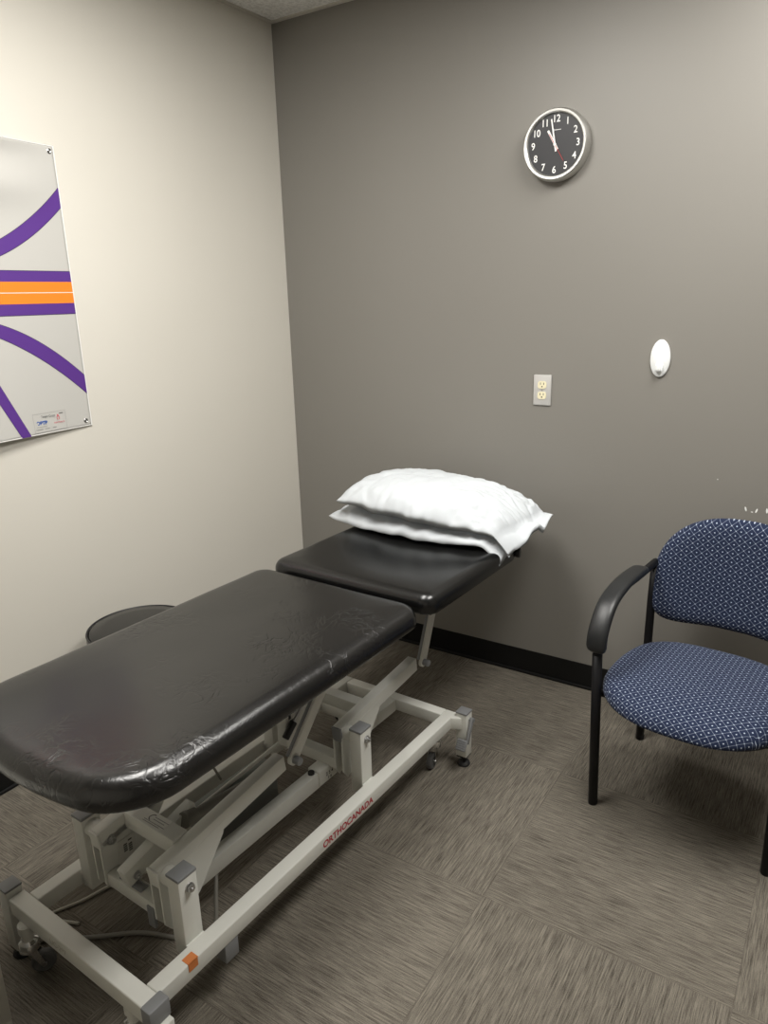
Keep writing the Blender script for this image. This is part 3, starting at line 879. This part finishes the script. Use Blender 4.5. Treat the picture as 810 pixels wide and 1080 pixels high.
# ================================================================ CHAIR
chair = empty('armchair', (1.943, -0.457, 0), R(-5), 'navy lattice fabric guest chair with black metal arms beside the grey wall', 'chair')
XL = 0.247
def frame_side(s):
    x = s * XL
    # front leg and rear leg, each a mesh of its own
    b = bmesh.new()
    sweep(b, [Vector((x, -0.232, 0.0)), Vector((x, -0.252, 0.27)), Vector((x, -0.272, 0.535))], lambda i, t: circ(0.0142, 16, 1.0, 1.12))
    lg = obj('leg', b, m_blackmetal, chair, True)
    b = bmesh.new(); cyl(b, (x, -0.232, 0.0), (x, -0.232, 0.018), 0.0145, 18, bev=0.002); obj('glide', b, m_rubber, lg, 'auto')
    b = bmesh.new()
    sweep(b, [Vector((x, 0.195, 0.0)), Vector((x, 0.193, 0.30)), Vector((x, 0.196, 0.55)), Vector((x, 0.205, 0.668))], lambda i, t: circ(0.0135, 16, 1.0, 1.12))
    lg = obj('leg', b, m_blackmetal, chair, True)
    b = bmesh.new(); cyl(b, (x, 0.195, 0.0), (x, 0.195, 0.018), 0.0145, 18, bev=0.002); obj('glide', b, m_rubber, lg, 'auto')
    # arm tube
    b = bmesh.new()
    pts = [(x, -0.275, 0.530), (x - s * 0.0, -0.262, 0.60), (x, -0.205, 0.655), (x, -0.10, 0.678), (x, 0.05, 0.674), (x, 0.205, 0.672)]
    tube(b, pts, 0.0125, 8, 14)
    ar = obj('arm_tube', b, m_blackmetal, chair, True)
    # arm pad: wide shell that follows the bend
    b = bmesh.new()
    pts = [(x, -0.284, 0.545), (x, -0.276, 0.605), (x, -0.215, 0.672), (x, -0.11, 0.697), (x, 0.00, 0.697), (x, 0.075, 0.690)]
    path = smooth_path(pts, 8)
    def sec(i, t):
        e = min(1, t / 0.07, (1 - t) / 0.10)
        wd = (0.0175 + 0.0125 * max(e, 0) ** 0.5) * (1.0 - 0.10 * t); th = 0.006 + 0.007 * max(e, 0) ** 0.5
        return [(wd * math.copysign(abs(math.cos(a)) ** 0.7, math.cos(a)), th * math.copysign(abs(math.sin(a)) ** 0.8, math.sin(a))) for a in [2 * PI * k / 20 for k in range(20)]]
    sweep(b, path, sec, side=(1, 0, 0))
    obj('arm_pad', b, m_armpad, chair, True)
for s in (-1, 1): frame_side(s)
b = bmesh.new()
cyl(b, (-XL, 0.19, 0.375), (XL, 0.19, 0.375), 0.011, 14)
cyl(b, (-XL, -0.24, 0.395), (XL, -0.24, 0.395), 0.011, 14)
for s in (-1, 1):
    beam(b, (s * 0.17, -0.25, 0.405), (s * 0.17, 0.10, 0.405), 0.03, 0.012, 0.002)
obj('under_frame', b, m_blackmetal, chair, 'auto')

def uv_planar(o, fn):
    me = o.data; uv = me.uv_layers.new(name='weave')
    for l in me.loops:
        uv.data[l.index].uv = fn(me.vertices[l.vertex_index].co)
# seat: D-shaped plan, waterfall front
def seat_outline(n=96):
    out = []
    for i in range(n):
        a = 2 * PI * i / n
        ca, sa = math.cos(a), math.sin(a)
        ex = 3.4 if sa < 0 else 2.9
        x = math.copysign(abs(ca) ** (2 / ex), ca); y = math.copysign(abs(sa) ** (2 / ex), sa)
        X = 0.250 * x * (1.0 - 0.05 * max(y, 0) + 0.0 * y)
        if y < 0: X *= 1 - 0.16 * (-y) ** 3
        Y = -0.115 + 0.245 * y - (0.012 * (1 - x * x) if y < 0 else 0)
        out.append((X, Y))
    return out
def slab(outline, prof, zf, inner=8):
    b = bmesh.new(); n = len(outline)
    cx = sum(p[0] for p in outline) / n; cy = sum(p[1] for p in outline) / n
    rings = []
    for d, z in prof:
        r = []
        for i, (x, y) in enumerate(outline):
            px, py = outline[i - 1]; qx, qy = outline[(i + 1) % n]
            tx, ty = qx - px, qy - py; L = math.hypot(tx, ty) or 1
            r.append((x - ty / L * d, y + tx / L * d, z))
        rings.append(r)
    last = rings[-1]; zt = prof[-1][1]
    for k in range(1, inner):
        s = 1 - k / inner
        rings.append([(cx + (x - cx) * s, cy + (y - cy) * s, zt) for x, y, z in last])
    vr = [[b.verts.new(zf(*p)) for p in r] for r in rings]
    for a, c in zip(vr, vr[1:]):
        for i in range(n): b.faces.new((a[i], a[(i + 1) % n], c[(i + 1) % n], c[i]))
    v = b.verts.new(zf(cx, cy, zt))
    for i in range(n): b.faces.new((vr[-1][i], vr[-1][(i + 1) % n], v))
    v = b.verts.new(zf(cx, cy, prof[0][1]))
    for i in range(n): b.faces.new((vr[0][(i + 1) % n], vr[0][i], v))
    return b
sprof = [(0.012, 0.0), (0.003, 0.004), (0.0, 0.014), (0.001, 0.022), (0.006, 0.034), (0.016, 0.043), (0.030, 0.048), (0.055, 0.050)]
def zseat(x, y, z):
    drop = -0.018 * max(0, (-y - 0.20) / 0.16) ** 2
    cr = 0.010 * (1 - min(1, (x / 0.25) ** 2)) * (1 - min(1, ((y + 0.11) / 0.25) ** 2))
    return (x, y, 0.410 + z + (drop + cr if z > 0.01 else drop * 0.6) + 0.008 * (-y - 0.1))
o = obj('seat', slab(seat_outline(), sprof, zseat), m_fabric, chair, True)
def seat_uv(c):
    n = Vector((c.x, c.y + 0.115)); n = n.normalized() if n.length > 1e-6 else n
    d = max(0.0, 0.452 - c.z) * (1 if n.length and max(abs(c.x) / 0.25, abs(c.y + 0.115) / 0.245) > 0.8 else 0)
    return (c.x + n.x * d * 0.8, c.y + n.y * d * 0.8)
uv_planar(o, seat_uv)
b = slab([(x * 0.96, y * 0.96 - 0.005) for x, y in seat_outline()], [(0, 0), (0, 0.012), (0.01, 0.012)], lambda x, y, z: (x, y, 0.400 + z + 0.008 * (-y - 0.1)))
obj('seat_pan', b, m_black, chair, 'auto')
# back: plan (x, z) -> slab, bent around the sitter
def back_outline(n=110):
    out = []
    for i in range(n):
        a = 2 * PI * i / n
        ca, sa = math.cos(a), math.sin(a)
        ex = 2.45 if sa > 0 else 4.2
        x = math.copysign(abs(ca) ** (2 / ex), ca); y = math.copysign(abs(sa) ** (2 / ex), sa)
        Z = 0.600 + (0.242 * y if y > 0 else 0.148 * y)
        if y < 0: Z += 0.030 * (1 - x * x) * (-y)
        X = 0.252 * x * (1 - 0.04 * max(-y, 0) ** 2)
        out.append((X, Z))
    return out
bprof = [(0.014, 0.0), (0.004, 0.003), (0.0, 0.014), (0.001, 0.024), (0.006, 0.034), (0.016, 0.042), (0.030, 0.046), (0.055, 0.048)]
def zback(x, y, z):      # x across, y up, z thickness towards the front
    rec = (y - 0.45) * 0.10
    cur = 0.035 * (1 - (x / 0.26) ** 2)
    return (x, 0.205 + rec + cur - z, y)
o = obj('backrest', slab(back_outline(), bprof, zback), m_fabric, chair, True)
uv_planar(o, lambda c: (c.x + 0.003, c.z))
b = slab([(x * 0.975, 0.6 + (y - 0.6) * 0.975) for x, y in back_outline()], [(0, 0), (0.0, 0.008), (0.01, 0.01)], lambda x, y, z: (x, 0.2125 + (y - 0.45) * 0.10 + 0.035 * (1 - (x / 0.26) ** 2) - z, y))
obj('back_shell', b, m_black, chair, 'auto')
for s in (-1, 1):
    b = bmesh.new()
    cyl(b, (s * (XL + 0.004), 0.205, 0.672), (s * 0.222, 0.212, 0.662), 0.009, 14)
    obj('back_bracket', b, m_blackmetal, chair, 'auto')

# ================================================================ WALL CLOCK
CX, CZ = 1.239, 2.021
clock = empty('wall_clock', (CX, 0, CZ), 0, 'round black-faced wall clock with a brushed silver rim on the grey wall', 'clock')
cm = Matrix.Rotation(PI / 2, 4, 'X')     # lathe axis z -> -y
b = bmesh.new()
lathe(b, [(0.0, 0.0), (0.108, 0.0), (0.113, 0.004), (0.1145, 0.020), (0.1135, 0.034), (0.111, 0.043), (0.1075, 0.047), (0.101, 0.0465), (0.0975, 0.043), (0.0950, 0.034), (0.0, 0.034)], 96, 0, cm)
obj('case', b, m_clockrim, clock, 'auto')
b = bmesh.new(); lathe(b, [(0.0, 0.0352), (0.0955, 0.0352), (0.0955, 0.034), (0, 0.034)], 96, 0, cm)
face = obj('face', b, m_clockface, clock, 'auto')
ROT = R(1.0)
def fm(r, a, y=-0.0358):         # a clockwise from 12
    a = a + ROT
    return basis((r * math.sin(a), y, r * math.cos(a)), (1, 0, 0), (0, 0, 1))
for h in range(1, 13):
    b = bmesh.new(); text_mesh(b, str(h), 0.0305, fm(0.0785, h * PI / 6) @ Matrix.Diagonal((0.9, 1.02, 1, 1)), 0, 0.0004)
    obj('numeral', b, m_whitepaint, face)
b = bmesh.new(); box(b, -0.004, 0.018, -0.0362, -0.0354, 0.044, 0.0458)
box(b, -0.008, -0.0055, -0.0362, -0.0354, 0.041, 0.0485)
obj('maker_mark', b, m_whitepaint, face)
def hand(name, a, r0, r1, w0, w1, y, m):
    b = bmesh.new(); a += ROT
    d = Vector((math.sin(a), 0, math.cos(a))); n = Vector((math.cos(a), 0, -math.sin(a)))
    for yy in (y, y - 0.0008):
        pass
    q = [d * r0 - n * w0, d * r0 + n * w0, d * r1 + n * w1, d * r1 - n * w1]
    f1 = [b.verts.new(p + Vector((0, y, 0))) for p in q]; f2 = [b.verts.new(p + Vector((0, y - 0.0008, 0))) for p in q]
    b.faces.new(f1); b.faces.new(list(reversed(f2)))
    for i in range(4): b.faces.new((f1[i], f2[i], f2[(i + 1) % 4], f1[(i + 1) % 4]))
    return obj(name, b, m, clock)
hand('hour_hand', R(329), -0.018, 0.052, 0.0032, 0.0038, -0.0375, m_whitepaint)
hand('minute_hand', R(348.5), -0.022, 0.080, 0.0028, 0.0022, -0.039, m_whitepaint)
hand('second_hand', R(148), -0.040, 0.062, 0.0008, 0.0005, -0.0405, m_redhand)
b = bmesh.new(); cyl(b, (0, -0.036, 0), (0, -0.0425, 0), 0.0045, 20); obj('hub', b, m_whitepaint, clock, 'auto')

# ================================================================ OUTLET
out = empty('wall_outlet', (1.212, 0, 1.193), 0, 'duplex wall outlet with ivory sockets and a metal plate', 'outlet')
b = bmesh.new(); box(b, -0.035, 0.035, -0.0065, 0.0, -0.0572, 0.0572, 0.0045, seg=3)
pl = obj('plate', b, m_plate, out, 'auto')
b = bmesh.new(); cyl(b, (0, -0.006, 0), (0, -0.0078, 0), 0.0032, 16); obj('screw', b, m_metal, pl, 'auto')
for s in (1, -1):
    b = bmesh.new()
    prof = [(x, z) for x, z in rrect(0.0168, 0.0140, 0.010, 6)]
    f1 = [b.verts.new((x, -0.0060, z + s * 0.0195)) for x, z in prof]; f2 = [b.verts.new((x, -0.0085, z + s * 0.0195)) for x, z in prof]
    b.faces.new(f1); b.faces.new(list(reversed(f2)))
    for i in range(len(prof)): b.faces.new((f1[i], f1[(i + 1) % len(prof)], f2[(i + 1) % len(prof)], f2[i]))
    sk = obj('socket', b, m_plug, out, 'auto')
    b = bmesh.new()
    for sx in (-1, 1): box(b, sx * 0.0063 - 0.0012, sx * 0.0063 + 0.0012, -0.0088, -0.0080, s * 0.0195 + 0.0005, s * 0.0195 + 0.0085)
    cyl(b, (0, -0.0080, s * 0.0195 - 0.0062), (0, -0.0088, s * 0.0195 - 0.0062), 0.0026, 14)
    obj('slot', b, m_ink, sk)

# ================================================================ OVAL HOOK
hook = empty('adhesive_hook', (1.628, 0, 1.318), 0, 'white oval adhesive hook to the right of the outlet on the grey wall', 'hook')
b = bmesh.new()
om = Matrix.Rotation(PI / 2, 4, 'X') @ Matrix.Diagonal((0.033, 0.063, 1, 1))
lathe(b, [(0, 0), (0.97, 0), (1.0, 0.003), (0.99, 0.007), (0.93, 0.0095), (0, 0.0115)], 56, 0, om)
obj('back_plate', b, m_hook, hook, True)
b = bmesh.new()
path = smooth_path([(0, -0.008, -0.012), (0, -0.014, -0.030), (0, -0.020, -0.041), (0, -0.025, -0.036), (0, -0.026, -0.022)], 8)
sweep(b, path, lambda i, t: [(0.0125 * math.copysign(abs(math.cos(a)) ** 0.7, math.cos(a)) * (1 - 0.25 * t), 0.003 * math.sin(a)) for a in [2 * PI * k / 16 for k in range(16)]], side=(1, 0, 0))
obj('prong', b, m_hook, hook, True)

# ================================================================ POSTER
PY0, PY1, PZ0, PZ1 = -2.35, -1.086, 1.146, 2.021
def off(y, z):
    """how far the sheet stands off the wall"""
    d = min(1.0, (PY1 - y) / 0.35); zz = (z - PZ0) / (PZ1 - PZ0)
    wv = 0.026 * (d ** 1.2) * (1 - zz) ** 2.2
    k = min(1.0, max(0.0, PY1 - y - 0.01) * 5)
    tp = k * (0.017 * math.exp(-(((PZ1 + 0.01 - z) / 0.036) ** 2)) + 0.013 * math.exp(-(((z - 1.895) / 0.055) ** 2)))
    return 0.004 + wv + tp
b = bmesh.new()
NY, NZ = 100, 90
def G(dx):
    return [[b.verts.new((off(y, z) + dx, y, z)) for z in [PZ0 + (PZ1 - PZ0) * j / NZ for j in range(NZ + 1)]] for y in [PY0 + (PY1 - PY0) * i / NY for i in range(NY + 1)]]
g1 = G(0.0); g2 = G(-0.0012)
for i in range(NY):
    for j in range(NZ):
        b.faces.new((g1[i][j], g1[i + 1][j], g1[i + 1][j + 1], g1[i][j + 1]))
        f = b.faces.new((g2[i][j], g2[i][j + 1], g2[i + 1][j + 1], g2[i + 1][j])); f.material_index = 1
for i in range(NY):
    for (j) in (0, NZ):
        f = b.faces.new((g1[i][j], g2[i][j], g2[i + 1][j], g1[i + 1][j])); f.material_index = 1
for j in range(NZ):
    for i in (0, NY):
        f = b.faces.new((g1[i][j], g1[i][j + 1], g2[i][j + 1], g2[i][j])); f.material_index = 1
def strip(top, bot, y0, y1, mi, lift=0.0006, n=70, m_=4):
    """band between two height functions, laid on the sheet"""
    cols = []
    for i in range(n + 1):
        y = y0 + (y1 - y0) * i / n
        a, c = top(y), bot(y)
        a = min(a, PZ1 - 0.001); c = max(c, PZ0 + 0.001)
        if c > a - 0.0005: cols.append(None); continue
        cols.append([b.verts.new((off(y, c + (a - c) * k / m_) + lift, y, c + (a - c) * k / m_)) for k in range(m_ + 1)])
    for p, q in zip(cols, cols[1:]):
        if p is None or q is None: continue
        for k in range(m_):
            f = b.faces.new((p[k], q[k], q[k + 1], p[k + 1])); f.material_index = mi
def quad(p0, p1, p2):
    (x0, y0), (x1, y1), (x2, y2) = p0, p1, p2
    def f(x):
        return y0 * (x - x1) * (x - x2) / ((x0 - x1) * (x0 - x2)) + y1 * (x - x0) * (x - x2) / ((x1 - x0) * (x1 - x2)) + y2 * (x - x0) * (x - x1) / ((x2 - x0) * (x2 - x1))
    return f
YR = PY1 - 0.004
L_ = 0.0018
def band(t, bt, y0, y1, mi):
    strip(t, bt, y0, y1, 4, 0.0005)
    strip(lambda y: t(y) - L_, lambda y: bt(y) + L_, y0, y1, mi, 0.0009)
hz = lambda v: (lambda y: v)
strip(hz(PZ1 - 0.0005), hz(PZ1 - 0.004), PY0 + 0.01, PY1 - 0.0005, 5, 0.0007, m_=1)
strip(hz(PZ0 + 0.004), hz(PZ0 + 0.0005), PY0 + 0.01, PY1 - 0.0005, 5, 0.0007, m_=1)
strip(hz(PZ1 - 0.001), hz(PZ0 + 0.001), PY1 - 0.0045, PY1 - 0.0003, 5, 0.0008, n=1, m_=90)
band(hz(1.650), hz(1.516), PY0 + 0.01, YR, 2)
strip(hz(1.6165), hz(1.551), PY0 + 0.01, YR, 3, 0.0013)
strip(hz(1.5848), hz(1.5828), PY0 + 0.01, YR, 5, 0.0016)
ut = quad((-1.305, 1.741), (-1.200, 1.807), (-1.089, 1.902)); ub = quad((-1.315, 1.690), (-1.194, 1.757), (-1.088, 1.842))
band(lambda y: ut(max(y, -1.5)), lambda y: ub(max(y, -1.5)), -1.5, YR, 2)
lt_ = quad((-1.351, 1.492), (-1.223, 1.427), (-1.090, 1.318)); lb_ = quad((-1.358, 1.449), (-1.245, 1.383), (-1.090, 1.254))
band(lt_, lb_, -1.5, YR, 2)
t2 = quad((-1.386, 1.298), (-1.356, 1.228), (-1.320, 1.146)); b2 = quad((-1.397, 1.239), (-1.377, 1.195), (-1.357, 1.152))
band(lambda y: 1.298 - (y + 1.386) * 2.30 - 2.0 * (y + 1.386) ** 2 * 0 , lambda y: 1.239 - (y + 1.397) * 2.18, -1.47, -1.318, 2)
poster = obj('wall_poster', b, [m_poster, m_postback, m_purple, m_oprint, m_dline, m_postback], None, False)
for p_ in poster.data.polygons:
    p_.use_smooth = True
tag(poster, 'grey vinyl poster with purple curves and an orange band on the cream wall', 'poster')
def onp(y, z, dz=0.0012):
    return basis((off(y, z) + dz, y, z), (0, 1, 0), (0, 0, 1))
b = bmesh.new()
pz = 1.184; 
def flatbox(b, y0, y1, z0, z1, mi, dz):
    vs = [b.verts.new((off(y, z) + dz, y, z)) for y, z in ((y0, z0), (y1, z0), (y1, z1), (y0, z1))]
    f = b.faces.new(vs); f.material_index = mi
y0, y1, z0, z1 = -1.306, -1.186, 1.153, 1.213
for (a, c, d, e) in ((y0, y1, z1 - 0.0006, z1), (y0, y1, z0, z0 + 0.0006), (y0, y0 + 0.0006, z0, z1), (y1 - 0.0006, y1, z0, z1)):
    flatbox(b, a, c, d, e, 0, 0.0012)
text_mesh(b, 'Laser Target Cross', 0.0100, onp(-1.263, 1.2020, 0.0012) @ Matrix.Diagonal((0.95, 1.0, 1, 1)), 0, 0.0002)
text_mesh(b, 'OPTP', 0.0155, onp(-1.277, 1.1825, 0.0012), 1, 0.0006)
for k, (yy, ww) in enumerate(((-1.290, 0.030), (-1.262, 0.022), (-1.235, 0.018))): flatbox(b, yy - ww / 2 + 0.004, yy + ww / 2, 1.1625, 1.1640, 0, 0.0012)
flatbox(b, -1.298, -1.258, 1.1705, 1.1714, 0, 0.0012)
flatbox(b, -1.209, -1.194, 1.2045, 1.2062, 3, 0.0012)
# small red emblem: a bent figure over a line of lettering
for k in range(9):
    a = R(-40 + k * 34); yy = -1.215 + 0.0052 * math.cos(a) * (1 - k * 0.04); zz = 1.1915 + 0.0062 * math.sin(a)
    flatbox(b, yy - 0.0013, yy + 0.0013, zz - 0.0013, zz + 0.0013, 2, 0.0013)
flatbox(b, -1.2175, -1.2125, 1.1985, 1.2025, 2, 0.0013)
text_mesh(b, 'MANTRACK', 0.0078, onp(-1.214, 1.1765, 0.0012), 2, 0)
o = obj('imprint_box', b, [m_greyink, m_blueink, m_pinkink, m_ink], poster, label='thin-ruled box with small print and two little logos')
for (y, z) in ((-1.104, 2.003), (-1.110, 1.166)):
    b = bmesh.new()
    gm = Matrix.Translation((off(y, z), y, z)) @ Matrix.Rotation(PI / 2, 4, 'Y')
    lathe(b, [(0.0075, 0.0), (0.0078, 0.0015), (0.006, 0.0022), (0.0042, 0.0012)], 24, 0, gm)
    g = obj('grommet', b, m_metal, poster, 'auto')
    b = bmesh.new(); lathe(b, [(0, 0.0026), (0.003, 0.0022), (0.0043, 0.0005), (0.0043, -0.003), (0, -0.003)], 16, 0, gm)
    obj('pin', b, m_metal, g, 'auto')

# ================================================================ CABINET at the lower left corner
cab = empty('low_cabinet', (0.42, -2.38, 0), 0, 'plain pale grey cabinet side at the lower left corner, in front of the table', 'cabinet')
cx1, cy1 = 0.835 - 0.42, -2.070 + 2.38
b = bmesh.new(); box(b, -0.40, cx1 - 0.002, -0.30, cy1, 0.05, 0.50, 0.002)
box(b, -0.38, cx1 - 0.002, -0.28, cy1 - 0.002, 0.0, 0.05)
obj('body', b, m_cab, cab, 'auto')
b = bmesh.new(); box(b, -0.405, cx1 + 0.0, -0.302, cy1 + 0.0, 0.50, 0.52, 0.002)
obj('top', b, m_cab, cab, 'auto')
b = bmesh.new(); box(b, -0.39, -0.0, -0.318, -0.301, 0.055, 0.495, 0.002)
d_ = obj('door', b, m_cab, cab, 'auto')
b = bmesh.new(); tube(b, [(-0.03, -0.318, 0.40), (-0.03, -0.340, 0.395), (-0.03, -0.340, 0.305), (-0.03, -0.318, 0.30)], 0.004, 4); obj('handle', b, m_metal, d_, True)
b = bmesh.new(); box(b, 0.004, cx1 - 0.01, -0.318, -0.301, 0.055, 0.495, 0.002)
d_ = obj('door', b, m_cab, cab, 'auto')
b = bmesh.new(); tube(b, [(0.03, -0.318, 0.40), (0.03, -0.340, 0.395), (0.03, -0.340, 0.305), (0.03, -0.318, 0.30)], 0.004, 4); obj('handle', b, m_metal, d_, True)
